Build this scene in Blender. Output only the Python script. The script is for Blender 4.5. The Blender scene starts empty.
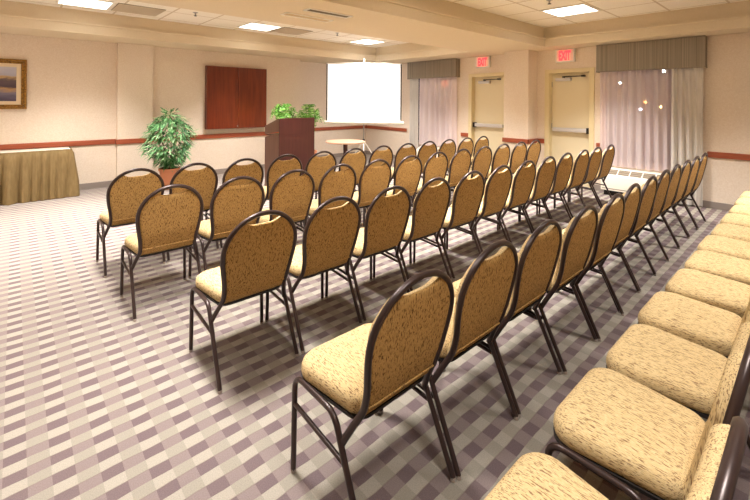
import bpy, math, random
from mathutils import Vector, Matrix
random.seed(11)
PI = math.pi
sc = bpy.context.scene
COL = sc.collection

# ------------------------------------------------------------------ helpers
def lin(c):
    c = c / 255.0
    return c / 12.92 if c <= .04045 else ((c + .055) / 1.055) ** 2.4
def rgb(r, g, b): return (lin(r), lin(g), lin(b), 1)

class MB:
    """collects vertices and faces, then links them as ONE mesh object"""
    def __init__(s): s.v = []; s.f = []
    def add(s, vs, fs):
        n = len(s.v); s.v += [tuple(v) for v in vs]; s.f += [tuple(i + n for i in f) for f in fs]; return s
    def box(s, x0, x1, y0, y1, z0, z1, b=0):
        if b <= 0:
            vs = [(x, y, z) for z in (z0, z1) for y in (y0, y1) for x in (x0, x1)]
            return s.add(vs, [(0, 2, 3, 1), (4, 5, 7, 6), (0, 1, 5, 4), (2, 6, 7, 3), (0, 4, 6, 2), (1, 3, 7, 5)])
        b = min(b, (x1 - x0) * .49, (y1 - y0) * .49, (z1 - z0) * .49)
        def ring(z, i):
            a = []
            for cx, cy, a0 in ((x1 - b, y1 - b, 0), (x0 + b, y1 - b, 90), (x0 + b, y0 + b, 180), (x1 - b, y0 + b, 270)):
                for k in (0, 45, 90):
                    t = math.radians(a0 + k); a.append((cx + (b - i) * math.cos(t), cy + (b - i) * math.sin(t), z))
            return a
        rings = [ring(z0, b), ring(z0 + b * .29, b * .29), ring(z0 + b, 0), ring(z1 - b, 0), ring(z1 - b * .29, b * .29), ring(z1, b)]
        return s.loft(rings)
    def loft(s, rings, cap=True, closed=True):
        n = len(rings[0]); vs = [p for r in rings for p in r]; fs = []
        for i in range(len(rings) - 1):
            for j in range(n if closed else n - 1):
                k = (j + 1) % n
                fs.append((i * n + j, i * n + k, (i + 1) * n + k, (i + 1) * n + j))
        if cap:
            fs.append(tuple(reversed(range(n)))); m = (len(rings) - 1) * n; fs.append(tuple(range(m, m + n)))
        return s.add(vs, fs)
    def grid(s, rows):
        return s.loft(rows, cap=False, closed=False)
    def lathe(s, prof, seg=24, cx=0, cy=0, sx=1, sy=1):
        return s.loft([[(cx + r * sx * math.cos(2 * PI * k / seg), cy + r * sy * math.sin(2 * PI * k / seg), z) for k in range(seg)] for r, z in prof])
    def tube(s, pts, r, seg=8, r1=None, phase=0):
        pts = [Vector(p) for p in pts]; n = len(pts); rings = []; up = None
        for i, p in enumerate(pts):
            t = (pts[min(i + 1, n - 1)] - pts[max(i - 1, 0)]).normalized()
            if up is None:
                a = Vector((1, 0, 0)) if abs(t.x) < .8 else Vector((0, 0, 1))
                up = (a - t * a.dot(t)).normalized()
            else:
                up = (up - t * up.dot(t)).normalized()
            w = t.cross(up)
            rr = r if r1 is None else r + (r1 - r) * i / max(1, n - 1)
            rings.append([tuple(p + up * rr * math.cos(phase + 2 * PI * k / seg) + w * rr * math.sin(phase + 2 * PI * k / seg)) for k in range(seg)])
        return s.loft(rings)
    def sphere(s, c, r, seg=12, n=8):
        rings = []
        for i in range(n + 1):
            t = PI * (i / n) ; t = min(max(t, .02), PI - .02)
            rings.append([(c[0] + r * math.sin(t) * math.cos(2 * PI * k / seg), c[1] + r * math.sin(t) * math.sin(2 * PI * k / seg), c[2] - r * math.cos(t)) for k in range(seg)])
        return s.loft(rings)
    def build(s, name, mat, parent=None, smooth=None, loc=(0, 0, 0), rotz=0):
        me = bpy.data.meshes.new(name); me.from_pydata(s.v, [], s.f); me.update()
        if mat: me.materials.append(mat)
        if smooth:
            me.shade_smooth()
            try: me.set_sharp_from_angle(angle=math.radians(smooth))
            except Exception: pass
        o = bpy.data.objects.new(name, me); COL.objects.link(o)
        o.location = loc; o.rotation_euler = (0, 0, rotz)
        if parent: o.parent = parent
        return o

def tag(o, label, cat=None, group=None):
    o['label'] = label
    if cat: o['category'] = cat
    if group: o['group'] = group
    return o
def thing(name, label, cat, loc=(0, 0, 0), rotz=0, group=None):
    o = bpy.data.objects.new(name, None); o.empty_display_size = .1
    COL.objects.link(o); o.location = loc; o.rotation_euler = (0, 0, rotz)
    return tag(o, label, cat, group)
def struct(o, label=None):
    o['kind'] = 'structure'
    if label: o['label'] = label
    return o
def copy_tree(o, parent=None):
    c = o.copy(); COL.objects.link(c)
    if parent: c.parent = parent
    for ch in [k for k in bpy.data.objects if k.parent == o]: copy_tree(ch, c)
    return c
def bend(pts, rad, n=5):
    """rounds the corners of a polyline"""
    pts = [Vector(p) for p in pts]; out = [pts[0]]
    for a, b, c in zip(pts, pts[1:], pts[2:]):
        u = (a - b); v = (c - b); d = min(rad, u.length * .48, v.length * .48)
        p0 = b + u.normalized() * d; p2 = b + v.normalized() * d
        for i in range(n + 1):
            t = i / n; out.append(p0 * (1 - t) ** 2 + b * 2 * t * (1 - t) + p2 * t * t)
    out.append(pts[-1]); return out

# ------------------------------------------------------------------ materials
def mat(name, col, rough=.6, metal=0, spec=.5, emis=None, es=0):
    m = bpy.data.materials.new(name); m.use_nodes = True
    b = m.node_tree.nodes['Principled BSDF']
    b.inputs['Base Color'].default_value = col; b.inputs['Roughness'].default_value = rough
    b.inputs['Metallic'].default_value = metal; b.inputs['Specular IOR Level'].default_value = spec
    if emis: b.inputs['Emission Color'].default_value = emis; b.inputs['Emission Strength'].default_value = es
    return m
class NT:
    def __init__(s, m): s.m = m; s.t = m.node_tree; s.b = s.t.nodes['Principled BSDF']
    def n(s, typ, **kw):
        nd = s.t.nodes.new(typ)
        for k, v in kw.items():
            if k in nd.inputs: nd.inputs[k].default_value = v
            else: setattr(nd, k, v)
        return nd
    def l(s, a, b): s.t.links.new(a, b)
    def coord(s, scale=(1, 1, 1), kind='Object', rand=False, loc=(0, 0, 0)):
        tc = s.n('ShaderNodeTexCoord'); mp = s.n('ShaderNodeMapping')
        mp.inputs['Scale'].default_value = scale; mp.inputs['Location'].default_value = loc
        src = tc.outputs[kind]
        if rand:
            oi = s.n('ShaderNodeObjectInfo'); mu = s.n('ShaderNodeMath', operation='MULTIPLY'); mu.inputs[1].default_value = 37.0
            s.l(oi.outputs['Random'], mu.inputs[0])
            ad = s.n('ShaderNodeVectorMath', operation='ADD'); s.l(src, ad.inputs[0]); s.l(mu.outputs[0], ad.inputs[1]); src = ad.outputs[0]
        s.l(src, mp.inputs['Vector']); return mp.outputs[0]
    def noise(s, vec, scale, detail=3, rough=.55):
        nd = s.n('ShaderNodeTexNoise', Scale=scale, Detail=detail, Roughness=rough); s.l(vec, nd.inputs['Vector']); return nd.outputs['Fac']
    def ramp(s, fac, stops, interp='LINEAR'):
        r = s.n('ShaderNodeValToRGB'); cr = r.color_ramp; cr.interpolation = interp
        while len(cr.elements) < len(stops): cr.elements.new(.5)
        for e, (p, c) in zip(cr.elements, stops): e.position = p; e.color = c
        s.l(fac, r.inputs['Fac']); return r.outputs['Color']
    def mix(s, fac, a, b, mode='MIX'):
        m = s.n('ShaderNodeMix', data_type='RGBA', blend_type=mode)
        for sock, v in ((m.inputs['Factor'], fac), (m.inputs[6], a), (m.inputs[7], b)):
            if hasattr(v, 'is_output') or isinstance(v, bpy.types.NodeSocket): s.l(v, sock)
            else: sock.default_value = v
        return m.outputs[2]
    def math(s, op, a, b=None):
        m = s.n('ShaderNodeMath', operation=op)
        for i, v in enumerate((a, b)):
            if v is None: continue
            if isinstance(v, bpy.types.NodeSocket): s.l(v, m.inputs[i])
            else: m.inputs[i].default_value = v
        return m.outputs[0]
    def bump(s, h, strength=.3, dist=.01):
        b = s.n('ShaderNodeBump', Strength=strength, Distance=dist); s.l(h, b.inputs['Height']); s.l(b.outputs[0], s.b.inputs['Normal'])
    def color(s, c): s.l(c, s.b.inputs['Base Color'])

def fabric(name, scale, cols):
    m = mat(name, rgb(200, 160, 95), .85, spec=.2); t = NT(m)
    v = t.coord(scale, rand=True)
    wob = t.n('ShaderNodeTexNoise', Scale=.25, Detail=2); t.l(v, wob.inputs['Vector'])
    vv = t.n('ShaderNodeVectorMath', operation='ADD'); t.l(v, vv.inputs[0])
    sc_ = t.n('ShaderNodeVectorMath', operation='SCALE'); sc_.inputs['Scale'].default_value = 1.1
    t.l(wob.outputs['Color'], sc_.inputs[0]); t.l(sc_.outputs[0], vv.inputs[1])
    f1 = t.noise(vv.outputs[0], 1.0, 2.5, .6)
    f2 = t.noise(vv.outputs[0], 2.2, 2, .5)
    base = t.ramp(f2, [(.3, cols[0]), (.55, cols[1]), (.75, cols[2])])
    fleck = t.ramp(f1, [(.0, (1, 1, 1, 1)), (.385, (1, 1, 1, 1)), (.465, (0, 0, 0, 1))])
    c = t.mix(fleck, base, cols[3])
    t.color(c); t.bump(f1, .25, .004)
    return m
M = {}
M['fab_back'] = fabric('seat_fabric_vertical', (270, 270, 26), (rgb(204, 176, 124), rgb(218, 194, 146), rgb(228, 207, 164), rgb(140, 110, 78)))
M['fab_seat'] = fabric('seat_fabric_horizontal', (310, 40, 310), (rgb(204, 176, 124), rgb(218, 194, 146), rgb(228, 207, 164), rgb(140, 110, 78)))
M['fab_rear_shaded'] = fabric('rear_fabric_painted_shade', (270, 270, 26), (rgb(168, 130, 74), rgb(190, 151, 92), rgb(202, 166, 108), rgb(92, 64, 38)))  # gold darkened to paint in the shade on the chair rears
M['frame'] = mat('dark_bronze_metal', rgb(62, 47, 44), .33, .35, .6)
M['pan'] = mat('black_seat_pan', rgb(38, 33, 32), .5)
M['glide'] = mat('clear_plastic_glide', rgb(158, 146, 136), .3)

# walls
def wallpaper(name, c0, c1):
    m = mat(name, c0, .8, spec=.25); t = NT(m); v = t.coord()
    a = t.noise(v, 55, 4, .7); b = t.noise(v, 9, 3)
    c = t.mix(t.ramp(a, [(.35, (0, 0, 0, 1)), (.65, (1, 1, 1, 1))]), c0, c1)
    c2 = t.mix(.12, c, t.ramp(b, [(.3, c0), (.7, c1)])); t.color(c2); t.bump(a, .12, .004); return m
M['wall'] = wallpaper('beige_wallpaper', rgb(224, 207, 187), rgb(236, 222, 206))
M['drywall'] = wallpaper('painted_drywall', rgb(216, 199, 170), rgb(221, 205, 178))
M['rail'] = mat('cherry_rail', rgb(150, 72, 44), .35)
M['base'] = mat('taupe_vinyl_base', rgb(146, 134, 126), .6)
M['door'] = mat('cream_door_paint', rgb(230, 217, 184), .45)
M['doorframe'] = mat('cream_frame_paint', rgb(224, 208, 166), .4)
M['steel'] = mat('brushed_steel', rgb(176, 172, 172), .35, .7)
M['bar'] = mat('satin_aluminium', rgb(206, 202, 200), .4, .25)
M['darkmetal'] = mat('dark_hardware', rgb(40, 36, 36), .4, .5)
M['white'] = mat('white_plastic', rgb(238, 234, 226), .5)
M['offwhite'] = mat('cream_enamel', rgb(238, 232, 218), .45)
M['grillegrey'] = mat('grille_grey_tan', rgb(134, 122, 105), .7)  # grey-tan colour of the grille panels and backing
M['grillegrey2'] = mat('grille_blade', rgb(176, 162, 142), .6)
M['black'] = mat('near_black', rgb(22, 20, 20), .6)

def wood(name, c0, c1, scale, rough=.3):
    m = mat(name, c0, rough); t = NT(m); v = t.coord(scale)
    a = t.noise(v, 1, 6, .65); t.color(t.ramp(a, [(.3, c0), (.7, c1)])); return m
M['cherry'] = wood('cherry_veneer', rgb(88, 33, 17), rgb(126, 54, 28), (26, 26, 1.6), .28)
M['cherryh'] = wood('cherry_rail_wood', rgb(140, 66, 42), rgb(172, 92, 62), (1.6, 1.6, 40), .35)
M['mahog'] = wood('mahogany_laminate', rgb(60, 27, 25), rgb(76, 36, 33), (30, 30, 1.5), .35)
M['mahogside'] = wood('mahogany_edge', rgb(100, 68, 56), rgb(122, 86, 70), (30, 30, 2), .45)
M['tabletop'] = wood('blond_table_wood', rgb(174, 130, 100), rgb(194, 150, 120), (3, 22, 22), .35)

# carpet : woven blocks, alternate strips
def carpet():
    m = mat('woven_block_carpet', rgb(180, 165, 150), .95, spec=.1); t = NT(m)
    tc = t.n('ShaderNodeTexCoord'); sp = t.n('ShaderNodeSeparateXYZ')
    wv = t.n('ShaderNodeTexNoise', Scale=5.0, Detail=2); t.l(tc.outputs['Object'], wv.inputs['Vector'])
    t.l(tc.outputs['Object'], sp.inputs[0])
    jit = t.math('MULTIPLY', t.math('SUBTRACT', wv.outputs['Fac'], .5), .02)
    PX, PY = .1517, .1168
    gx = t.math('FRACT', t.math('DIVIDE', t.math('ADD', sp.outputs[0], 40 * PX - .010 + PX / 4), PX))
    yy = t.math('ADD', t.math('ADD', sp.outputs[1], 80 * PY - 2.311 + PY / 4), jit)
    gy = t.math('FRACT', t.math('DIVIDE', yy, PY))
    cx = t.math('LESS_THAN', gx, .5); cy = t.math('LESS_THAN', gy, .5)
    big = t.noise(tc.outputs['Object'], .9, 2)
    dark = t.mix(t.ramp(big, [(.4, (0, 0, 0, 1)), (.6, (1, 1, 1, 1))]), rgb(112, 97, 99), rgb(118, 103, 103))
    stripA = t.mix(cx, rgb(134, 120, 118), dark)
    stripB = t.mix(cx, rgb(150, 144, 132), rgb(163, 156, 144))
    c = t.mix(cy, stripB, stripA)
    pile = t.noise(tc.outputs['Object'], 210, 3, .8)
    c = t.mix(.5, c, t.mix(1.0, c, t.ramp(pile, [(.25, (.45, .45, .45, 1)), (.75, (1.35, 1.35, 1.35, 1))]), 'MULTIPLY'))
    # dark weave line at the strip seams
    seam = t.math('LESS_THAN', t.math('ABSOLUTE', t.math('SUBTRACT', gy, .5)), .03)
    c = t.mix(t.math('MULTIPLY', seam, .35), c, rgb(112, 98, 92))
    t.color(c); t.bump(pile, .35, .004); return m
M['carpet'] = carpet()

def tiles():
    m = mat('acoustic_tile_grid', rgb(226, 212, 190), .9, spec=.15); t = NT(m)
    tc = t.n('ShaderNodeTexCoord'); sp = t.n('ShaderNodeSeparateXYZ'); t.l(tc.outputs['Object'], sp.inputs[0])
    P = .66
    gx = t.math('ABSOLUTE', t.math('SUBTRACT', t.math('FRACT', t.math('DIVIDE', t.math('ADD', sp.outputs[0], 30 * P - 5.79 + P / 2), P)), .5))
    gy = t.math('ABSOLUTE', t.math('SUBTRACT', t.math('FRACT', t.math('DIVIDE', t.math('ADD', sp.outputs[1], 30 * P - 2.15 + P / 2), P)), .5))
    g = t.math('LESS_THAN', t.math('MINIMUM', gx, gy), .020)
    nz = t.noise(tc.outputs['Object'], 60, 4, .8)
    c = t.mix(t.ramp(nz, [(.4, (0, 0, 0, 1)), (.6, (1, 1, 1, 1))]), rgb(238, 229, 213), rgb(243, 236, 224))
    c = t.mix(g, c, rgb(206, 190, 166)); t.color(c); t.bump(nz, .2, .004); return m
M['tile'] = tiles()

def cloth(name, c0, c1, sc_=(60, 60, 6), rough=.8, stripes=None):
    m = mat(name, c0, rough, spec=.25); t = NT(m); v = t.coord(sc_)
    c = t.ramp(t.noise(v, 1, 4, .6), [(.3, c0), (.7, c1)]); t.color(c); return m
M['skirt'] = cloth('brown_taffeta', rgb(116, 96, 62), rgb(136, 114, 76), (40, 40, 6), .5)
M['whitecloth'] = mat('white_table_linen', rgb(206, 198, 182), .8)
M['valance'] = cloth('grey_striped_valance', rgb(124, 114, 100), rgb(160, 149, 134), (90, 60, .3), .7)
M['drape'] = cloth('silver_drape', rgb(208, 203, 196), rgb(222, 217, 210), (30, 30, 4), .45)
def sheer(name, cover):
    m = bpy.data.materials.new(name); m.use_nodes = True; nt = m.node_tree
    for n in list(nt.nodes): nt.nodes.remove(n)
    out = nt.nodes.new('ShaderNodeOutputMaterial')
    tr = nt.nodes.new('ShaderNodeBsdfTransparent'); tr.inputs[0].default_value = (.95, .9, .92, 1)
    df = nt.nodes.new('ShaderNodeBsdfDiffuse'); df.inputs[0].default_value = rgb(242, 228, 228)
    tl = nt.nodes.new('ShaderNodeBsdfTranslucent'); tl.inputs[0].default_value = rgb(242, 228, 228)
    m1 = nt.nodes.new('ShaderNodeMixShader'); m1.inputs[0].default_value = .2
    m2 = nt.nodes.new('ShaderNodeMixShader'); m2.inputs[0].default_value = cover
    nt.links.new(df.outputs[0], m1.inputs[1]); nt.links.new(tl.outputs[0], m1.inputs[2])
    nt.links.new(tr.outputs[0], m2.inputs[1]); nt.links.new(m1.outputs[0], m2.inputs[2])
    nt.links.new(m2.outputs[0], out.inputs[0]); return m
M['sheer'] = sheer('sheer_curtain', .80); M['sheer_thick'] = sheer('lined_sheer_curtain', .92)
def glass():
    m = bpy.data.materials.new('window_glass'); m.use_nodes = True; nt = m.node_tree
    for n in list(nt.nodes): nt.nodes.remove(n)
    out = nt.nodes.new('ShaderNodeOutputMaterial')
    tr = nt.nodes.new('ShaderNodeBsdfTransparent'); gl = nt.nodes.new('ShaderNodeBsdfGlossy'); gl.inputs['Roughness'].default_value = .03
    mx = nt.nodes.new('ShaderNodeMixShader'); mx.inputs[0].default_value = .12
    nt.links.new(tr.outputs[0], mx.inputs[1]); nt.links.new(gl.outputs[0], mx.inputs[2]); nt.links.new(mx.outputs[0], out.inputs[0]); return m
M['glass'] = glass()
M['panel'] = mat('light_diffuser', rgb(250, 248, 240), .5, emis=(1, .97, .90, 1), es=3.0)
M['exitred'] = mat('exit_red', rgb(220, 30, 30), .5, emis=(1, .045, .055, 1), es=1.7)
M['exitface'] = mat('exit_face', rgb(240, 216, 196), .5, emis=(1, .24, .2, 1), es=.14)
M['screen'] = mat('screen_added_glow', rgb(250, 250, 250), .9, emis=(1, 1, 1, 1), es=.62)  # emission added in place of a projector beam
M['terracotta'] = mat('terracotta', rgb(196, 128, 92), .8)
M['soil'] = mat('potting_soil', rgb(60, 45, 34), .95)
M['stem'] = mat('cane_stem', rgb(110, 92, 58), .8)
def leafmat(name, stops):
    m = mat(name, stops[0][1], .5, spec=.35); t = NT(m)
    g = t.n('ShaderNodeNewGeometry'); t.color(t.ramp(g.outputs['Random Per Island'], stops)); return m
M['leaf'] = leafmat('bamboo_leaves', [(0, rgb(58, 106, 62)), (.4, rgb(92, 150, 92)), (.75, rgb(126, 178, 118)), (1, rgb(176, 208, 160))])
M['fern'] = leafmat('fern_leaves', [(0, rgb(52, 108, 30)), (.5, rgb(96, 160, 54)), (1, rgb(158, 206, 98))])
M['gold'] = cloth('gilt_frame', rgb(96, 64, 22), rgb(176, 130, 58), (45, 45, 45), .4)
M['mat_board'] = mat('cream_mat_board', rgb(226, 208, 176), .85)
def landscape():
    m = mat('landscape_painting', rgb(120, 110, 120), .6); t = NT(m)
    tc = t.n('ShaderNodeTexCoord'); sp = t.n('ShaderNodeSeparateXYZ'); t.l(tc.outputs['Object'], sp.inputs[0])
    nz = t.noise(t.coord((3, 3, 9)), 1.6, 5, .6)
    h = t.math('ADD', sp.outputs[2], t.math('MULTIPLY', t.math('SUBTRACT', nz, .5), .16))
    c = t.ramp(t.math('ADD', t.math('DIVIDE', h, .62), .5), [(.0, rgb(66, 58, 72)), (.16, rgb(92, 84, 106)), (.28, rgb(120, 112, 132)), (.36, rgb(176, 140, 96)), (.44, rgb(78, 62, 72)), (.60, rgb(96, 80, 84)), (.66, rgb(182, 152, 106)), (.72, rgb(168, 166, 182)), (1, rgb(196, 194, 206))])
    t.color(c); return m
M['paint'] = landscape()

# ------------------------------------------------------------------ the room (metres; rows of chairs run along X, chairs face +Y)
XR, YF, YA, XJ = 7.70, 8.46, 8.94, 5.16       # right wall, front wall, alcove wall, where the front wall steps back
XL, YB = -3.2, -1.9
ZS, ZL, ZC = 2.56, 2.72, 2.92                  # soffit, ledge, tile ceiling
struct(MB().box(XL - .2, XR + .2, YB - .2, YA + .2, -.12, 0).build('floor', M['carpet']))
struct(MB().box(XL - .2, XR + .2, YB - .2, YA + .2, ZC, ZC + .1).build('ceiling', M['tile']))
def soffit():
    trays = ((-2.3, 7.17, -1.0, 3.35), (-2.3, 6.84, 4.72, 7.58))
    m = MB()
    for z0, z1, g in ((ZS, ZL, 0), (ZL, ZC, .035)):
        (a0, a1, b0, b1), (c0, c1, d0, d1) = [(p - g, q + g, r - g, s + g) for p, q, r, s in trays]
        m.box(XL, XR, YB, b0, z0, z1); m.box(XL, a0, b0, b1, z0, z1); m.box(a1, XR, b0, b1, z0, z1)
        m.box(XL, XR, b1, d0, z0, z1); m.box(XL, c0, d0, d1, z0, z1); m.box(c1, XR, d0, d1, z0, z1)
        m.box(XL, XR, d1, YA, z0, z1)
    return m
struct(soffit().build('ceiling_soffit', M['drywall']))
def lip(a0, a1, b0, b1):
    m = MB(); d, z0, z1 = .022, ZL - .022, ZL + .004
    m.box(a0, a1, b0, b0 + d, z0, z1).box(a0, a1, b1 - d, b1, z0, z1).box(a0, a0 + d, b0 + d, b1 - d, z0, z1).box(a1 - d, a1, b0 + d, b1 - d, z0, z1); return m
struct(lip(-2.3, 7.17, -1.0, 3.35).build('ceiling_trim_near', M['drywall'])); struct(lip(-2.3, 6.84, 4.72, 7.58).build('ceiling_trim_far', M['drywall']))
# front wall, its step and alcove
m = MB().box(XL, XJ, YF, YA + .15, 0, ZC); struct(m.build('wall_front', M['wall']))
struct(MB().box(XJ, XR + .2, YA, YA + .15, 0, ZC).build('wall_alcove', M['wall']))
struct(MB().box(1.36, 1.92, YF - .13, YF, 0, ZC).build('wall_pilaster', M['wall']))
struct(MB().box(XL - .15, XL, YB, YA, 0, ZC).build('wall_left', M['wall']))
struct(MB().box(XL - .15, XR + .2, YB - .15, YB, 0, ZC).build('wall_back', M['wall']))
# right wall with openings: window 2, door 2, door 1, window 1
W2 = (1.30, 2.52, .50, 2.35); D2 = (2.775, 3.50); D1 = (4.46, 5.26); W1 = (5.88, 7.15, .50, 2.35); ZD = 2.11
m = MB(); X0, X1 = XR, XR + .2
G = .07
segs = [(YB, W2[0], 0), (W2[0], W2[1], W2), (W2[1], D2[0] - G, 0), (D2[0] - G, D2[1] + G, 'd'), (D2[1] + G, D1[0] - G, 0), (D1[0] - G, D1[1] + G, 'd'), (D1[1] + G, W1[0], 0), (W1[0], W1[1], W1), (W1[1], YA, 0)]
for a, b, k in segs:
    if k == 0: m.box(X0, X1, a, b, 0, ZC)
    elif k == 'd': m.box(X0, X1, a, b, ZD + .06, ZC)
    else: m.box(X0, X1, a, b, 0, k[2]); m.box(X0, X1, a, b, k[3], ZC)
struct(m.build('wall_right', M['wall']))
PX0, PY0, PY1 = 7.34, 3.75, 4.265
struct(MB().box(PX0, XR, PY0, PY1, 0, ZS).build('wall_pier', M['wall']))
# chair rails
def rail_y(y, x0, x1, d=.022):     # on a wall facing -Y
    return MB().box(x0, x1, y - d, y, .752, .84, .006)
def rail_x(x, y0, y1, d=.022):
    return MB().box(x - d, x, y0, y1, .752, .84, .006)
rails = [rail_y(YF, XL, 1.36), rail_y(YF - .13, 1.338, 1.942), rail_x(1.36, YF - .13, YF), rail_y(YF, 1.92, XJ), rail_y(YA, XJ, XR), rail_x(XR, 7.28, YA),
         rail_x(XR, 5.34, 5.56), rail_x(PX0, PY0 - .022, PY1 + .022), rail_y(PY0, PX0 - .022, XR), rail_x(XR, 3.585, PY0), rail_x(XR, 2.555, 2.655), rail_x(XR, YB, 1.12)]
for i, r in enumerate(rails): struct(r.build('trim_%d' % (i + 1), M['cherryh']))
bases = {'front': [(XL, 1.36, YF), (1.35, 1.93, YF - .13), (1.92, XJ, YF), (XJ, XR, YA)]}
m = MB()
for x0, x1, y in bases['front']: m.box(x0, x1, y - .012, y, 0, .10, .004)
m.box(1.348, 1.36, YF - .13, YF, 0, .1)
struct(m.build('baseboard_front', M['base']))
m = MB()
for y0, y1 in ((YB, 2.69), (3.59, PY0), (PY1, 4.38), (5.35, YA)): m.box(XR - .012, XR, y0, y1, 0, .10, .004)
m.box(PX0 - .012, PX0, PY0 - .012, PY1, 0, .1, .004); m.box(PX0, XR, PY0 - .012, PY0, 0, .1, .004)
struct(m.build('baseboard_right', M['base']))

# doors -------------------------------------------------------------
def door(n, y0, y1, label, hinge_far):
    d = thing('door_%d' % n, label, 'door', (XR, (y0 + y1) / 2, 0)); d['kind'] = 'structure'
    w = (y1 - y0) / 2
    f = MB()
    f.box(-.03, .17, -w - .085, -w, 0, ZD + .075, .005); f.box(-.03, .17, w, w + .085, 0, ZD + .075, .005); f.box(-.03, .17, -w, w, ZD, ZD + .075, .005)
    f.build('door_frame', M['doorframe'], d)
    MB().box(.095, .14, -w + .002, w - .002, .006, ZD - .002, .002).build('door_panel', M['door'], d)
    b = MB().box(.01, .06, -w + .05, w - .05, 1.0, 1.075, .01); b.box(.05, .095, -w + .1, -w + .2, 1.01, 1.065); b.box(.05, .095, w - .2, w - .1, 1.01, 1.065)
    pb = b.build('panic_bar', M['bar'], d, 40)
    s = 1 if hinge_far else -1
    e = MB().box(.005, .095, *(sorted((s * (w - .06), s * (w - .005)))), .985, 1.09, .006); e.build('latch_case', M['darkmetal'], pb)
    # closer on the far upper corner
    c = MB().box(.005, .093, -.02, .26, ZD - .15, ZD - .09, .008); co = c.build('door_closer', M['bar'], d, 40)
    a = MB().box(.02, .04, -.22, .12, ZD - .075, ZD - .06); a.box(.01, .05, .09, .13, ZD - .1, ZD - .06); a.box(.03, .095, -.26, -.2, ZD - .08, ZD - .05)
    a.build('closer_arm', M['darkmetal'], co)
    h = MB()
    for z in (.25, 1.05, 1.85): h.tube([(.088, s * -(w - .008), z), (.088, s * -(w - .008), z + .1)], .007, 8)
    h.build('hinge', M['steel'], d)
    return d
door(1, *D1, 'cream exit door beside the far window, partly hidden behind the wall pier', True)
door(2, *D2, 'cream exit door between the wall pier and the near window', False)

# exit signs
def exit_sign(y, label):
    t = thing('exit_sign', label, 'exit sign', (XR, y, 2.31), 0, 'exit signs above the doors')
    MB().box(-.07, 0, -.175, .175, 0, .245, .008).build('housing', M['white'], t, 40)
    MB().box(-.074, -.07, -.15, .15, .02, .225).build('face', M['exitface'], t)
    cu = bpy.data.curves.new('exit_text', 'FONT'); cu.body = 'EXIT'; cu.size = .20; cu.align_x = 'CENTER'; cu.extrude = .002; cu.offset = .011
    tmp = bpy.data.objects.new('exit_text', cu); COL.objects.link(tmp)
    bpy.context.view_layer.update()
    me = bpy.data.meshes.new_from_object(tmp.evaluated_get(bpy.context.evaluated_depsgraph_get()))
    bpy.data.objects.remove(tmp)
    xs = [v.co.x for v in me.vertices]; ys = [v.co.y for v in me.vertices]
    sx = .22 / (max(xs) - min(xs)); sy = .18 / (max(ys) - min(ys)); cx = (max(xs) + min(xs)) / 2; y0 = min(ys)
    for v in me.vertices:
        x, yy, z = v.co
        v.co = (-.076 - z, -(x - cx) * sx, .03 + (yy - y0) * sy)
    me.materials.clear(); me.materials.append(M['exitred'])
    o = bpy.data.objects.new('lettering', me); COL.objects.link(o); o.parent = t
    return t
exit_sign(4.96, 'lit red EXIT sign above the far cream door')
exit_sign(3.19, 'lit red EXIT sign above the cream door nearer the big curtained window')

# windows -------------------------------------------------------------
def pleat(y0, y1, z0, z1, x, amp, n, seed, flare=0):
    """gathered curtain hanging in the plane X = x, folds along Y"""
    rnd = random.Random(seed); cols = n * 10; ph = [rnd.uniform(.75, 1.3) for _ in range(n + 1)]
    cum = [0]
    for k in range(n): cum.append(cum[-1] + ph[k])
    rows = []
    for iz in range(9):
        z = z1 + (z0 - z1) * iz / 8; k = iz / 8; row = []
        for c in range(cols + 1):
            u = c / cols; p = u * n; i = min(int(p), n - 1); fr = p - i
            y = y0 + (y1 - y0) * (cum[i] + ph[i] * fr) / cum[-1]
            a = amp * (.55 + .45 * k) * (.7 + .6 * ((ph[i] - .75) / .55))
            off = a * math.sin(2 * PI * fr) + .25 * a * math.sin(4 * PI * fr + i + 1.5 * k)
            yy = y + .004 * math.sin(3 * k + i)
            row.append((x + off, yy, z))
        rows.append(row)
    return rows
def window(n, w, label):
    y0, y1, z0, z1 = w
    o = thing('window_%d' % n, label, 'window', (XR, (y0 + y1) / 2, z0)); o['kind'] = 'structure'
    hw = (y1 - y0) / 2; h = z1 - z0
    f = MB().box(.08, .16, -hw, -hw + .05, 0, h).box(.08, .16, hw - .05, hw, 0, h).box(.08, .16, -hw + .05, hw - .05, 0, .05).box(.08, .16, -hw + .05, hw - .05, h - .05, h)
    f.build('window_frame', M['steel'], o)
    MB().box(.11, .118, -hw + .05, hw - .05, .05, h - .05).build('window_pane', M['glass'], o)
window(1, W1, 'dark night window behind the far sheer curtain')
window(2, W2, 'dark night window behind the near sheer curtain')
def valance(y0, y1, label, zb=2.09):
    t = thing('curtain_valance', label, 'valance', (XR, (y0 + y1) / 2, zb), 0, 'window valances'); w = (y1 - y0) / 2
    m = MB().box(-.17, -.15, -w, w, 0, 2.552 - zb).box(-.15, 0, -w, -w + .02, 0, 2.552 - zb).box(-.15, 0, w - .02, w, 0, 2.552 - zb).box(-.15, 0, -w + .02, w - .02, .53 - zb + 2, 2.552 - zb)
    m.build('valance_box', M['valance'], t)
    e = MB()
    for z in (0, 2.545 - zb): e.tube([(-.01, -w, z), (-.172, -w, z), (-.172, w, z), (-.01, w, z)], .007, 6)
    e.build('welt_cord', M['valance'], t)
valance(1.13, 2.61, 'long grey striped box valance over the near window')
valance(5.60, 7.12, 'shorter looking grey box valance over the far window by the projection screen', 2.13)
def curtain(name, rows, m, label, cat, group=None):
    ob = MB().grid(rows).build(name, m, None, 180); tag(ob, label, cat, group); return ob
curtain('sheer_curtain', pleat(1.52, 2.585, .47, 2.5, XR - .052, .044, 9, 3), M['sheer'], 'pinkish sheer gathered curtain under the long near valance', 'curtain', 'sheer curtains')
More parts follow.
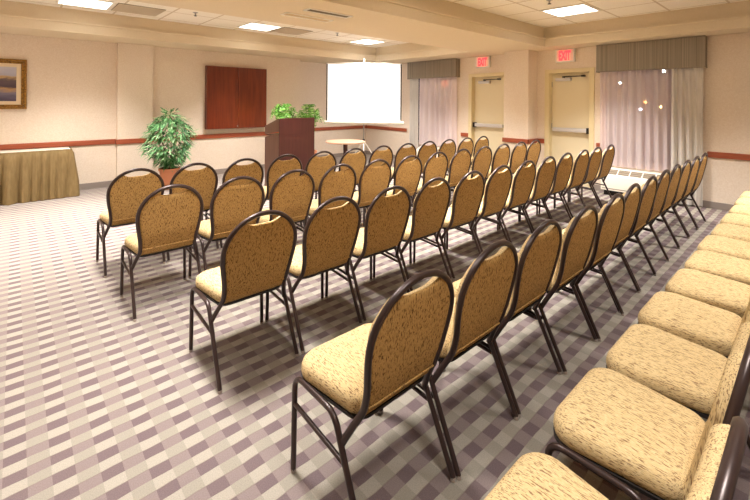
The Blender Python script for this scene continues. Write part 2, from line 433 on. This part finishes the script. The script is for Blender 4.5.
curtain('drape', pleat(1.155, 1.545, .02, 2.5, XR - .112, .036, 4, 5), M['drape'], 'silver grey drape at the right side of the near window, reaching the floor', 'curtain', 'drapes')
curtain('sheer_curtain', pleat(5.64, 6.785, .47, 2.5, XR - .062, .052, 7, 7), M['sheer_thick'], 'pale sheer gathered curtain under the far valance', 'curtain', 'sheer curtains')
curtain('drape', pleat(6.80, 7.09, .02, 2.5, XR - .105, .038, 4, 9), M['drape'], 'silver grey drape at the left side of the far window', 'curtain', 'drapes')
def ptac(y0, y1, label):
    t = thing('wall_air_conditioner', label, 'air conditioner', (XR, (y0 + y1) / 2, 0), 0, 'air conditioners under the windows'); w = (y1 - y0) / 2
    pr = [(-.30, .09), (-.005, .09), (-.005, .44), (-.13, .44), (-.145, .437), (-.295, .345), (-.30, .335)]
    MB().loft([[(x, -w, z) for x, z in pr], [(x, w, z) for x, z in pr]]).build('cabinet', M['offwhite'], t, 40)
    MB().box(-.24, -.01, -w + .03, w - .03, 0, .09).build('plinth', M['black'], t)
    # vent panels let into the sloping top
    n = 5; g = MB(); sl = MB()
    def on_slope(u, off): return (-.15 - .14 * u - off * .52, .434 - .086 * u + off * .85)
    def slab(m, u0, u1, ya, yb_, o0, o1):
        q = [on_slope(u0, o0), on_slope(u1, o0), on_slope(u1, o1), on_slope(u0, o1)]
        m.loft([[(x, ya, z) for x, z in q], [(x, yb_, z) for x, z in q]])
    for k in range(n):
        a = -w + .05 + (2 * w - .10) * k / n; b = -w + .05 + (2 * w - .10) * (k + 1) / n - .018
        slab(g, .10, .90, a, b, -.002, .002)
        for j in range(2): slab(sl, .34 + .28 * j, .38 + .28 * j, a, b, .002, .006)
    gr = g.build('air_grille', M['grillegrey'], t)
    sl.build('louvre', M['grillegrey2'], gr)
    MB().box(-.303, -.30, -w + .02, w - .02, .115, .125).build('seam', M['grillegrey'], t)
ptac(1.50, 2.48, 'cream wall air conditioner under the near window')
ptac(5.72, 6.70, 'cream wall air conditioner under the far window')
# night outside: lamps seen through the sheers, one added for the EXIT reflection
def night_lamp(name, x, y, z, r, col, es, label, cat):
    t = thing(name, label, cat, (x, y, 0)); mm = mat(name + '_glow', col, .5, emis=col, es=es)
    MB().lathe([(.09, 0), (.05, .1), (.035, max(.2, z - r))], 10).build('post', M['darkmetal'], t, 40)
    MB().sphere((0, 0, z), r).build('lamp_head', mm, t, 60)
night_lamp('street_lamp', 13.0, 3.86, 2.13, .034, (.85, 1, .92, 1), 60, 'white street lamp outside the near window, left and lower of two', 'lamp')
night_lamp('street_lamp', 13.0, 2.81, 2.42, .036, (.95, 1, .95, 1), 60, 'white street lamp outside the near window, right and just below the valance', 'lamp')
night_lamp('lamp_and_standin', 13.2, 3.29, 1.58, .045, (1, .38, .12, 1), 16, 'orange lamp outside the near window, uppermost of the three low lights', 'lamp')
night_lamp('lamp_and_standin', 13.0, 3.35, 1.38, .04, (.62, .72, 1, 1), 20, 'bluish white lamp outside the near window, among the low lights', 'lamp')
night_lamp('lamp_and_standin', 13.5, 2.98, 1.447, .045, (1, .62, .22, 1), 20, 'amber lamp outside the near window, rightmost of the low lights', 'lamp')
night_lamp('lamp_and_standin', 13.0, 10.2, 2.30, .15, (1, .16, .03, 1), 5, 'added red orange glow standing in for the EXIT sign reflection in the far window', 'lamp')  # made-up lamp in place of the EXIT sign mirrored in the glass
struct(MB().box(XR + .2, 20, -10, 30, -.15, -.02).build('ground', mat('night_asphalt', rgb(60, 56, 60), .9)))

# ceiling fixtures ------------------------------------------------------
def troffer(x, y, label, power):
    t = thing('ceiling_light', label, 'ceiling light', (x, y, ZC), 0, 'ceiling troffers')
    f = MB()
    for a in ((-.31, .31, -.31, -.285), (-.31, .31, .285, .31), (-.31, -.285, -.285, .285), (.285, .31, -.285, .285)): f.box(*a, -.012, 0)
    f.build('trim_frame', M['white'], t)
    MB().box(-.285, .285, -.285, .285, -.008, -.001).build('diffuser', M['panel'], t)
    L = bpy.data.lights.new('troffer_lamp', 'AREA'); L.shape = 'SQUARE'; L.size = .55; L.spread = math.radians(96); L.energy = power; L.color = (1.0, .955, .912)
    lo = bpy.data.objects.new('troffer_lamp', L); COL.objects.link(lo); lo.location = (0, 0, -.016); lo.parent = t
    return t
PN, PF = 66, 54
troffer(6.12, 2.48, 'square ceiling light panel in the near tray, top right of the photo', PN)
troffer(.74, 6.97, 'square ceiling light panel at the top left, above the framed painting wall', PF)
troffer(3.38, 6.97, 'square ceiling light panel above the cherry wall cabinet', PF)
troffer(6.02, 6.97, 'square ceiling light panel above the projection screen', PF)
for x, pw in ((3.48, 62), (.84, 44), (-1.8, 34)):
    troffer(x, 2.48, 'square ceiling light panel above the chair rows, out of the photo', pw)
for x, pw in ((6.12, 40), (3.48, 17), (.84, 17)):
    troffer(x, -.16, 'square ceiling light panel above the back row, out of the photo', pw)
for x in (-1.9, .74, 3.38, 6.02):
    troffer(x, 5.20, 'square ceiling light panel hidden behind the ceiling bulkhead', PF)
troffer(-1.9, 6.97, 'square ceiling light panel in the far tray left of the photo', PF)

def slot(x0, x1, y0, y1, label, inner):
    t = thing('slot_diffuser', label, 'air vent', ((x0 + x1) / 2, (y0 + y1) / 2, ZS), 0, 'slot vents in the bulkhead'); a, b = (x1 - x0) / 2, (y1 - y0) / 2
    f = MB().box(-a, a, -b, -b + .02, -.01, 0).box(-a, a, b - .02, b, -.01, 0).box(-a, -a + .02, -b + .02, b - .02, -.01, 0).box(a - .02, a, -b + .02, b - .02, -.01, 0)
    f.build('vent_frame', M['white'], t)
    MB().box(-a + .02, a - .02, -b + .02, b - .02, -.003, -.001).build('vent_slot', inner, t)
    s = MB()
    for k in range(3): yy = -b + .03 + (2 * b - .06) * (k + .5) / 3; s.box(-a + .02, a - .02, yy - .003, yy + .003, -.008, -.003)
    s.build('vane', inner, t)
slot(2.38, 2.98, 3.71, 3.85, 'dark slotted air vent in the ceiling bulkhead, nearer of two', M['grillegrey'])
slot(2.30, 2.96, 4.07, 4.22, 'pale slotted air vent in the ceiling bulkhead, farther of two', M['drywall'])
def grille(x, y, label):
    t = thing('return_grille', label, 'air vent', (x, y, ZC), 0, 'return air grilles')
    MB().box(-.31, .31, -.31, .31, -.006, -.001).build('grille_back', M['grillegrey'], t)
    s = MB()
    for k in range(20): s.box(-.30, .30, -.30 + .03 * k, -.288 + .03 * k, -.016, -.006)
    s.build('grille_slat', mat('grille_paint', rgb(214, 200, 178), .6), t)
grille(1.40, 6.97, 'tan return air grille in the far ceiling tray, right of the top left light')
grille(4.04, 6.97, 'tan return air grille in the far ceiling tray, right of the middle light')
def sprinkler(x, y, label):
    t = thing('sprinkler_head', label, 'sprinkler', (x, y, ZC), 0, 'sprinkler heads')
    MB().lathe([(.04, 0), (.038, -.006), (.012, -.01), (.010, -.05)], 14).build('escutcheon', M['steel'], t, 40)
    MB().lathe([(.006, -.048), (.024, -.052), (.024, -.056), (.004, -.058)], 12).build('deflector', M['darkmetal'], t, 40)
sprinkler(4.82, 6.50, 'small sprinkler head below the far tray, between the two right lights')
sprinkler(2.10, 6.55, 'small sprinkler head below the far tray, left of the middle light')
sprinkler(5.30, 2.42, 'small sprinkler head in the near ceiling tray, left of its light panel')

# ------------------------------------------------------------------ chairs
def yb(z):      # back frame recline
    pts = [(.30, .17), (.40, .105), (.476, .066), (.56, .041), (.75, .002), (.93, -.034)]
    for (a, p), (b, q) in zip(pts, pts[1:]):
        if z <= b: return p + (q - p) * (z - a) / (b - a)
    return pts[-1][1]
ZA, RA, HW = .712, .206, .2185        # arch spring height, arch rise, half width
def hw(z):
    if z >= ZA: return HW * math.sqrt(max(0, 1 - ((z - ZA) / RA) ** 2))
    k = (ZA - z) / (ZA - .455); return HW - .030 * k * k * (3 - 2 * k) if k <= 1 else HW - .030
def make_chair():
    t = thing('banquet_chair', 'x', 'chair')
    R = .0119
    # legs, side rails and side stretchers: bent tube split at the middle of the rail
    for s in (-1, 1):
        fp = bend([(s * .2335, .468, .012), (s * .2285, .468, .405), (s * .2285, .34, .405)], .075)
        fl = MB().tube(fp, R, 8, phase=PI / 8).build('leg', M['frame'], t, 50)
        MB().lathe([(.009, 0), (.0118, .003), (.0118, .016), (.0105, .018)], 10, s * .2335, .468).build('foot_glide', M['glide'], fl, 40)
        rp = bend([(s * .2335, .0, .012), (s * .2295, .19, .405), (s * .2285, .29, .405)], .085)
        rl = MB().tube(rp, R, 8, phase=PI / 8).build('leg', M['frame'], t, 50)
        MB().lathe([(.009, 0), (.0118, .003), (.0118, .016), (.0105, .018)], 10, s * .2335, .0).build('foot_glide', M['glide'], rl, 40)
        MB().tube([(s * .2285, .29, .405), (s * .2285, .34, .405)], R, 8, phase=PI / 8).build('side_rail', M['frame'], t, 50)
        MB().tube([(s * .2305, .462, .285), (s * .2305, .135, .262)], .0095, 8, phase=PI / 8).build('stretcher', M['frame'], t, 50)
    # arched back frame, both feet welded to the rear legs
    path = [(-.226, .150, .315), (-.206, .118, .38)]
    side = []
    for k in range(11):
        z = .44 + (ZA - .44) * k / 10; side.append((hw(z), yb(z), z))
    path += [(-x, y, z) for x, y, z in side]
    for k in range(1, 24):
        a = PI - PI * k / 24; z = ZA + RA * math.sin(a); path.append((HW * math.cos(a), yb(z), z))
    path += list(reversed(side)) + [(.206, .118, .38), (.226, .150, .315)]
    MB().tube(path, .0135, 8, phase=PI / 8).build('back_frame', M['frame'], t, 60)
    # cross bar under the rear of the seat
    MB().tube([(-.217, .30, .396), (.217, .30, .396)], .009, 8).build('cross_bar', M['frame'], t, 50)
    # upholstered back with a hand hold scooped out of its top
    N, K = 28, 26; Z0 = .416; fr = []; bk = []
    def dip(x):
        u = abs(x) / .105
        return 0 if u >= 1 else .052 * (1 - u ** 2.6) ** .8
    for i in range(N + 1):
        tt = math.sin(PI * (i / N - .5)); a, b = [], []
        xt = tt * (HW - .009)
        zt = ZA + (RA - .009) * math.sqrt(max(0, 1 - tt * tt)) - dip(xt)
        for j in range(K + 1):
            v = j / K; v = .5 - .5 * math.cos(PI * v)
            z = Z0 + (zt - Z0) * v
            x = tt * (min(hw(min(z, ZA)), HW) - .009)
            edge = min(1, min(v, 1 - v) * (zt - Z0) / .03, (1 - abs(tt)) * HW / .022 if abs(tt) < 1 else 0)
            e = math.sqrt(max(0, 1 - (1 - max(edge, 0)) ** 2))
            a.append((x, yb(z) + .004 + .036 * e, z)); b.append((x, yb(z) + .002 - .010 * e, z))
        fr.append(a); bk.append(b)
    ob = MB().grid(fr).build('backrest', M['fab_back'], t, 75)
    rc = MB().grid([list(r) for r in reversed(bk)]).build('rear_cover', M['fab_rear_shaded'], ob, 75); rc['label'] = 'gold rear cover of the backrest, darkened in colour for shade'
    pp = []
    for k in range(13):
        x = -.176 + .352 * k / 12; pp.append((x, yb(.466) - .009, .466))
    MB().tube(pp, .0045, 6).build('piping', M['fab_rear_shaded'], ob, 60)
    # seat
    def outline(sx, sy, z, n=7):
        out = []; a, b, r = .226 * sx, .192 * sy, .082 * min(sx, sy); c = .198 * sx
        for cx, cy, a0, rr in ((a, b, 0, r), (-a, b, 90, r), (-c, -b, 180, r * .8), (c, -b, 270, r * .8)):
            for k in range(n + 1):
                th = math.radians(a0 + 90 * k / n)
                out.append(((abs(cx) - rr) * (1 if cx > 0 else -1) + rr * math.cos(th), .286 + (abs(cy) - rr) * (1 if cy > 0 else -1) + rr * math.sin(th), z))
        return out
    sm = MB(); sm.loft([outline(.96, .96, .412), outline(.995, .995, .418), outline(1.01, 1.01, .435), outline(1.005, 1.005, .452), outline(.985, .985, .466), outline(.94, .94, .477), outline(.85, .85, .485), outline(.65, .65, .491), outline(.35, .35, .494), outline(.08, .08, .495)])
    sm.build('seat', M['fab_seat'], t, 60)
    MB().loft([outline(.93, .93, .396), outline(1.005, 1.005, .400), outline(1.01, 1.01, .412), outline(.95, .95, .414)]).build('seat_pan', M['pan'], t, 50)
    return t

ORD = ['first', 'second', 'third', 'fourth', 'fifth', 'sixth', 'seventh', 'eighth', 'ninth', 'tenth', 'eleventh', 'twelfth', 'thirteenth']
# x of the left rear foot, y of the rear feet, pitch, words for the row
ROWS = [(.585, 4.151, .506, 'front row', 12), (.622, 3.192, .510, 'second row', 12), (.804, 2.123, .509, 'third row', 12),
        (.8623, 1.0016, .4917, 'fourth row, backs toward camera', 12), (.845, .14, .4925, 'back row along the right edge', 12)]
proto = make_chair(); first = True
rnd = random.Random(4)
for x0, y0, p, words, n in ROWS:
    for k in range(n):
        c = proto if first else copy_tree(proto); first = False
        c.location = (x0 + .2459 + p * k, y0 + rnd.uniform(-.008, .008), 0)
        if words.startswith('fourth'): c.location.y -= {1: .008, 2: .022, 3: .038, 4: .038, 5: .026, 6: .016, 7: .012}.get(k, 0)
        c.rotation_euler = (0, 0, math.radians(rnd.uniform(-.06, .06)))
        pos = ('leftmost' if 'back row' not in words else 'nearest the camera') if k == 0 else ('last at the window end' if k == n - 1 else ORD[k] + (' from left' if 'back row' not in words else ' from the camera'))
        if 'back row' in words and k == 0: c.location.x -= .085
        c['label'] = 'gold banquet chair, %s in the %s' % (pos, words)
        c['group'] = 'banquet chairs in the ' + words.split(',')[0]

# ------------------------------------------------------------------ front of the room
# skirted table
t = thing('buffet_table', 'long narrow table against the wall under the painting, covered by brown skirt', 'table', (-.35, 8.20, 0))
MB().box(-.98, 1.02, -.21, .22, .715, .742, .006).build('tabletop', M['tabletop'], t)
for sx in (-1, 1):
    for sy in (-1, 1): MB().tube([(sx * .85, sy * .15, 0), (sx * .85, sy * .15, .715)], .014, 8).build('leg', M['darkmetal'], t, 50)
tag(MB().box(-1.335, .675, 7.985, 8.425, .7425, .7485, .002).build('tablecloth', M['whitecloth']), 'white cloth on top of the brown skirted table', 'tablecloth')
def skirt():
    path = []; L = []
    # right end then front, seen from above; local outward normals
    pts = [((.685, 8.42), (1, 0)), ((.685, 7.975), (1, 0)), ((.685, 7.975), (0, -1)), ((-1.345, 7.975), (0, -1)), ((-1.345, 7.975), (-1, 0)), ((-1.345, 8.42), (-1, 0))]
    for (a, na), (b, nb) in ((pts[0], pts[1]), (pts[2], pts[3]), (pts[4], pts[5])):
        d = math.hypot(b[0] - a[0], b[1] - a[1]); n = int(d / .0085)
        for k in range(n + 1): path.append((a[0] + (b[0] - a[0]) * k / n, a[1] + (b[1] - a[1]) * k / n, na))
    # smooth the normals round the corners
    S = len(path); nrm = []
    for i in range(S):
        sx = sy = 0
        for j in range(max(0, i - 7), min(S, i + 8)): sx += path[j][2][0]; sy += path[j][2][1]
        q = math.hypot(sx, sy) or 1; nrm.append((sx / q, sy / q))
    rnd = random.Random(8); ph = 0; phs = []; amps = []; am = 1
    for i in range(S):
        ph += .0085 / .125 * 2 * PI * (1 + .35 * math.sin(i * .07 + 1.3)); phs.append(ph)
        amps.append(.75 + .35 * math.sin(i * .053) + .2 * math.sin(i * .13 + 2))
    rows = []
    for iz in range(14):
        k = iz / 13; z = .752 - .745 * k; r = []
        for i, (x, y, _) in enumerate(path):
            fl = .018 + .042 * k
            w = amps[i] * (.006 + .045 * min(1, k * 1.5)) * (2 * abs(math.sin(.5 * (phs[i] + .7 * math.sin(2.2 * k + i * .02)))) ** .7 - 1.1) + .006 * k * math.sin(phs[i] * 2.3 + 1)
            if iz == 0: fl, w = .004, 0
            r.append((x + nrm[i][0] * (fl + w), min(8.44, y + nrm[i][1] * (fl + w)), z))
        rows.append(r)
    return rows
sk = MB().grid(skirt()).build('table_skirt', M['skirt'], None, 180)
tag(sk, 'pleated brown cloth skirt around the table under the painting', 'table skirt')
band = MB()
band.box(-1.352, .692, 7.966, 7.970, .715, .755).box(.688, .692, 7.970, 8.42, .715, .755)
bb = band.build('skirt_band', M['skirt'], sk)

# painting
t = thing('framed_painting', 'landscape painting in an ornate gold frame on the left wall section', 'painting', (-.42, YF, 1.777))
a, b = .566, .391
f = MB()
for ins, w, d in ((0, .035, .045), (.035, .035, .03)):
    p, q = a - ins, b - ins
    f.box(-p, p, -d, 0, q - w, q, .006).box(-p, p, -d, 0, -q, -q + w, .006).box(-p, -p + w, -d, 0, -q + w, q - w, .006).box(p - w, p, -d, 0, -q + w, q - w, .006)
f.build('picture_frame', M['gold'], t, 40)
MB().box(-a + .07, a - .07, -.014, 0, -b + .07, b - .07).build('mat_board', M['mat_board'], t)
MB().box(-a + .125, a - .125, -.018, -.014, -b + .125, b - .125).build('canvas', M['paint'], t)

# wall cabinet
t = thing('wall_cabinet', 'cherry two-door board cabinet hanging on the front wall', 'cabinet', (3.565, YF, .95))
w, h = .655, 1.305
c = MB().box(-w, w, -.10, 0, 0, .02).box(-w, w, -.10, 0, h - .02, h).box(-w, -w + .02, -.10, 0, .02, h - .02).box(w - .02, w, -.10, 0, .02, h - .02).box(-w + .02, w - .02, -.02, 0, .02, h - .02)
c.build('carcass', M['cherry'], t)
for s in (-1, 1):
    d = MB().box(min(s * .003, s * w), max(s * .003, s * w), -.125, -.102, .004, h - .004, .004).build('door', M['cherry'], t)
    if s < 0: MB().lathe([(.006, 0), (.006, .012), (.013, .016), (.013, .022), (.004, .026)], 14).build('knob', M['steel'], d, 40)
k = [o for o in bpy.data.objects if o.name.startswith('knob')][-1]
k.location = (-.02, -.125, .05); k.rotation_euler = (PI / 2, 0, 0)

# lectern
LX, LY, LW, LD = 3.31, 6.07, .70, .52
t = thing('lectern', 'dark mahogany lectern with sloped top standing in front of the ferns', 'lectern', (LX, LY, 0))
MB().box(0, LW, 0, .022, .03, 1.25, .003).build('front_panel', M['mahog'], t)
def side(x0, x1):
    pr = [(.022, .03), (LD, .03), (LD, .90), (.24, .965), (.022, .99)]
    m = MB(); m.loft([[(x0, y, z) for y, z in pr], [(x1, y, z) for y, z in pr]]); return m
side(0, .022).build('side_panel', M['mahogside'], t); side(LW - .022, LW).build('side_panel', M['mahogside'], t)
def up(x0, x1):
    pr = [(.022, 1.03), (LD, .955), (LD, 1.10), (.022, 1.25)]
    return MB().loft([[(x0, y, z) for y, z in pr], [(x1, y, z) for y, z in pr]])
for q in (0, LW - .022): up(q, q + .022).build('hood_side', M['mahogside'], t)
MB().loft([[(.022, .022, 1.215), (LW - .022, .022, 1.215), (LW - .022, LD, 1.07), (.022, LD, 1.07)], [(.022, .022, 1.237), (LW - .022, .022, 1.237), (LW - .022, LD, 1.092), (.022, LD, 1.092)]]).build('reading_top', M['mahog'], t)
MB().box(.022, LW - .022, .03, LD - .02, .94, .958).build('shelf', M['mahogside'], t)
MB().box(.022, LW - .022, .03, LD - .02, .45, .468).build('shelf', M['mahogside'], t)
MB().box(.0, LW, .0, LD, .0, .03, .003).build('plinth', M['mahogside'], t)

# plants
def leaf(m, p, d, up, L, W, droop):
    """one pointed leaf: p base, d direction"""
    p = Vector(p); d = Vector(d).normalized(); s = d.cross(Vector(up)).normalized(); g = Vector((0, 0, -1)); vs = []
    for k, ww in ((0, .12), (.3, .9), (.6, .8), (1, 0)):
        c = p + d * L * k + g * droop * L * k * k
        u = s.cross(d).normalized() * (.12 * W)
        if ww: vs += [c - s * W * ww * .5 - u, c, c + s * W * ww * .5 - u]
        else: vs += [c]
    m.add(vs, [(0, 1, 4, 3), (1, 2, 5, 4), (3, 4, 7, 6), (4, 5, 8, 7), (6, 7, 9), (7, 8, 9)])
def silk_tree():
    t = thing('potted_bamboo_plant', 'bushy green leafy plant in a terracotta pot before the pilaster', 'plant', (2.02, 7.60, 0))
    MB().lathe([(.11, 0), (.12, .01), (.135, .10), (.145, .22), (.155, .31), (.17, .32), (.173, .36), (.157, .365), (.15, .35)], 26).build('pot', M['terracotta'], t, 35)
    MB().lathe([(.02, .352), (.155, .356), (.150, .365), (.02, .37)], 20).build('soil', M['soil'], t, 40)
    rnd = random.Random(5); st = MB(); tips = []
    for k in range(11):
        a = 2 * PI * k / 11 + rnd.uniform(-.2, .2); r = rnd.uniform(.1, .34); h = rnd.uniform(.95, 1.28) - r * .35
        pts = [(.05 * math.cos(a), .05 * math.sin(a), .36)]
        for q in range(1, 7):
            u = q / 6; pts.append((math.cos(a) * (.05 + r * u ** 1.6), math.sin(a) * (.05 + r * u ** 1.6), .36 + (h - .36) * u))
        st.tube(pts, .008, 6, .004); tips.append(pts)
    st.build('stems', M['stem'], t, 50)
    lf = MB()
    for _ in range(1500):
        # points through the crown, denser at its skin
        u = rnd.uniform(-1, 1); a = rnd.uniform(0, 2 * PI); rr = rnd.uniform(.35, 1) ** .45
        cr = math.sqrt(1 - u * u); lump = 1 + .13 * math.sin(3 * a + 2 * u) + .10 * math.sin(7 * u + a)
        ex = .36 * (1.0 if u > -.2 else 1 + .55 * (u + .2))
        p0 = .80 if u < 0 else .86
        p = (ex * cr * math.cos(a) * rr * lump, ex * cr * math.sin(a) * rr * lump, p0 + .45 * u * rr)
        d = (math.cos(a) + rnd.uniform(-.7, .7), math.sin(a) + rnd.uniform(-.7, .7), rnd.uniform(-.75, .45))
        leaf(lf, p, d, (0, 0, 1), rnd.uniform(.09, .16), rnd.uniform(.028, .042), rnd.uniform(.1, .45))
    for _ in range(45):
        a = rnd.uniform(0, 2 * PI); r = rnd.uniform(0, .10)
        leaf(lf, (r * math.cos(a), r * math.sin(a), rnd.uniform(1.25, 1.38)), (math.cos(a) * .6, math.sin(a) * .6, rnd.uniform(.2, .9)), (1, 0, 0) if abs(math.sin(a)) > .5 else (0, 1, 0), rnd.uniform(.07, .12), .022, .2)
    lf.build('foliage', M['leaf'], t)
silk_tree()
def fern(loc, base, top, spread, label, seed, n=44):
    t = thing('potted_fern', label, 'plant', (*loc, 0)); rnd = random.Random(seed)
    MB().lathe([(.13, 0), (.14, .01), (.17, base - .06), (.19, base - .05), (.19, base), (.165, base), (.15, base - .03)], 24).build('pot', M['terracotta'], t, 35)
    MB().lathe([(.02, base - .035), (.15, base - .03), (.148, base - .022), (.02, base - .018)], 18).build('soil', M['soil'], t, 40)
    fr = MB()
    for k in range(n):
        a = 2.399 * k + rnd.uniform(-.3, .3); el = rnd.uniform(.6, 1.42); L = spread * rnd.uniform(.8, 1.15)
        pts = []; h = (top - base) * (.55 + .55 * math.sin(el)) ; 
        for q in range(11):
            u = q / 10
            r = L * math.cos(el * .9) * u + .02
            z = base - .02 + h * math.sin(min(1.0, u * 1.15) * PI * .5) - (L * (1.5 - el) * .9) * max(0, u - .45) ** 2 * 2.2
            pts.append(Vector((r * math.cos(a), r * math.sin(a), z)))
        for q in range(1, 11):
            p = pts[q]; d = (pts[q] - pts[q - 1]).normalized(); s = d.cross(Vector((0, 0, 1)))
            if s.length < 1e-3: s = Vector((math.sin(a), -math.cos(a), 0))
            s.normalize(); ll = .095 * math.sin(PI * (q / 10.5)) ** .7 + .02
            for sg in (-1, 1): leaf(fr, p, s * sg + d * .5, d.cross(s), ll, .018, .3)
        st = MB(); fr.tube([tuple(p) for p in pts], .004, 4, .002)
    fr.build('foliage', M['fern'], t)
fern((4.15, 7.42), .52, 1.42, .36, 'bright green potted fern seen above the left half of the lectern', 3)
fern((4.99, 7.79), .42, 1.40, .36, 'bright green potted fern rising beside the right edge of the lectern', 9)

# round table
t = thing('round_table', 'small round blond wood pedestal table below the projection screen', 'table', (4.97, 6.40, 0))
MB().lathe([(.36, .71), (.39, .712), (.40, .718), (.40, .735), (.395, .74), (.02, .74)], 48).build('tabletop', M['tabletop'], t, 40)
MB().lathe([(.12, .70), (.045, .68), (.04, .12), (.05, .06), (.03, .04)], 20).build('pedestal', M['mahog'], t, 40)
for k in range(4):
    a = PI / 4 + k * PI / 2; MB().tube([(.02 * math.cos(a), .02 * math.sin(a), .07), (.2 * math.cos(a), .2 * math.sin(a), .045), (.31 * math.cos(a), .31 * math.sin(a), .022)], .022, 8, .018).build('foot', M['mahog'], t, 50)

# projection screen, set square to the camera's corner
TH = .8377
t = thing('projection_screen', 'white tripod projection screen lit up in the far corner', 'projection screen', (6.05, 7.105, 0), TH - PI / 2)
S = .875; zb, zt = 1.085, 2.435
MB().box(-S + .03, S - .03, -.004, .004, zb, zt - .02).build('screen_surface', M['screen'], t)
e = MB().box(-S, -S + .03, -.005, .005, zb, zt - .02).box(S - .03, S, -.005, .005, zb, zt - .02); e.build('screen_border', M['black'], t)
MB().box(-S - .005, S + .005, -.012, .012, zt - .022, zt + .004, .004).build('top_bar', M['white'], t, 40)
cs = MB().tube([(-S - .05, .0, zb - .035), (S + .05, .0, zb - .035)], .042, 14); cs.build('roller_case', M['offwhite'], t, 50)
MB().tube([(0, .05, .20), (0, .05, zt + .03)], .014, 10).build('pole', M['steel'], t, 50)
hk = MB().tube(bend([(0, .05, zt + .02), (0, .05, zt + .085), (0, 0, zt + .085), (0, 0, zt + .01)], .03), .011, 8); hk.add([(-.04, -.012, zt), (.04, -.012, zt), (0, -.012, zt + .075), (-.04, .012, zt), (.04, .012, zt), (0, .012, zt + .075)], [(0, 1, 2), (5, 4, 3), (0, 3, 4, 1), (1, 4, 5, 2), (2, 5, 3, 0)])
hk.build('hanger_hook', M['white'], t, 50)
for a in (-.35, PI + .35, PI / 2):
    MB().tube([(0, .05, .62), (.18 * math.cos(a), .05 - .18 * math.sin(a), .36), (.48 * math.cos(a), .05 - .48 * math.sin(a), .012)], .013, 8).build('leg', M['white'], t, 50)
MB().lathe([(.028, .58), (.028, .66)], 12, 0, .05).build('leg_collar', M['darkmetal'], t, 40)

# ------------------------------------------------------------------ world, camera, view
w = bpy.data.worlds.new('night'); sc.world = w; w.use_nodes = True
w.node_tree.nodes['Background'].inputs[0].default_value = (.10, .085, .13, 1); w.node_tree.nodes['Background'].inputs[1].default_value = .5
cam = bpy.data.cameras.new('camera'); co = bpy.data.objects.new('camera', cam); COL.objects.link(co); sc.camera = co
F, CY, RO = 400.49, 101.27, .0073
cam.sensor_fit = 'HORIZONTAL'; cam.sensor_width = 36; cam.lens = F / 750 * 36
cam.shift_y = -(250 - CY) / 750; cam.clip_start = .03
co.matrix_world = Matrix.Translation((0, 0, 1.55)) @ Matrix.Rotation(-(PI / 2 - TH), 4, 'Z') @ Matrix.Rotation(PI / 2, 4, 'X') @ Matrix.Rotation(RO, 4, 'Z')
vs = sc.view_settings
vs.view_transform = 'Standard'; vs.look = 'None'; vs.gamma = 1; vs.use_curve_mapping = False; vs.exposure = 0.32
sc.cycles.max_bounces = 8; sc.cycles.diffuse_bounces = 5; sc.cycles.transparent_max_bounces = 12
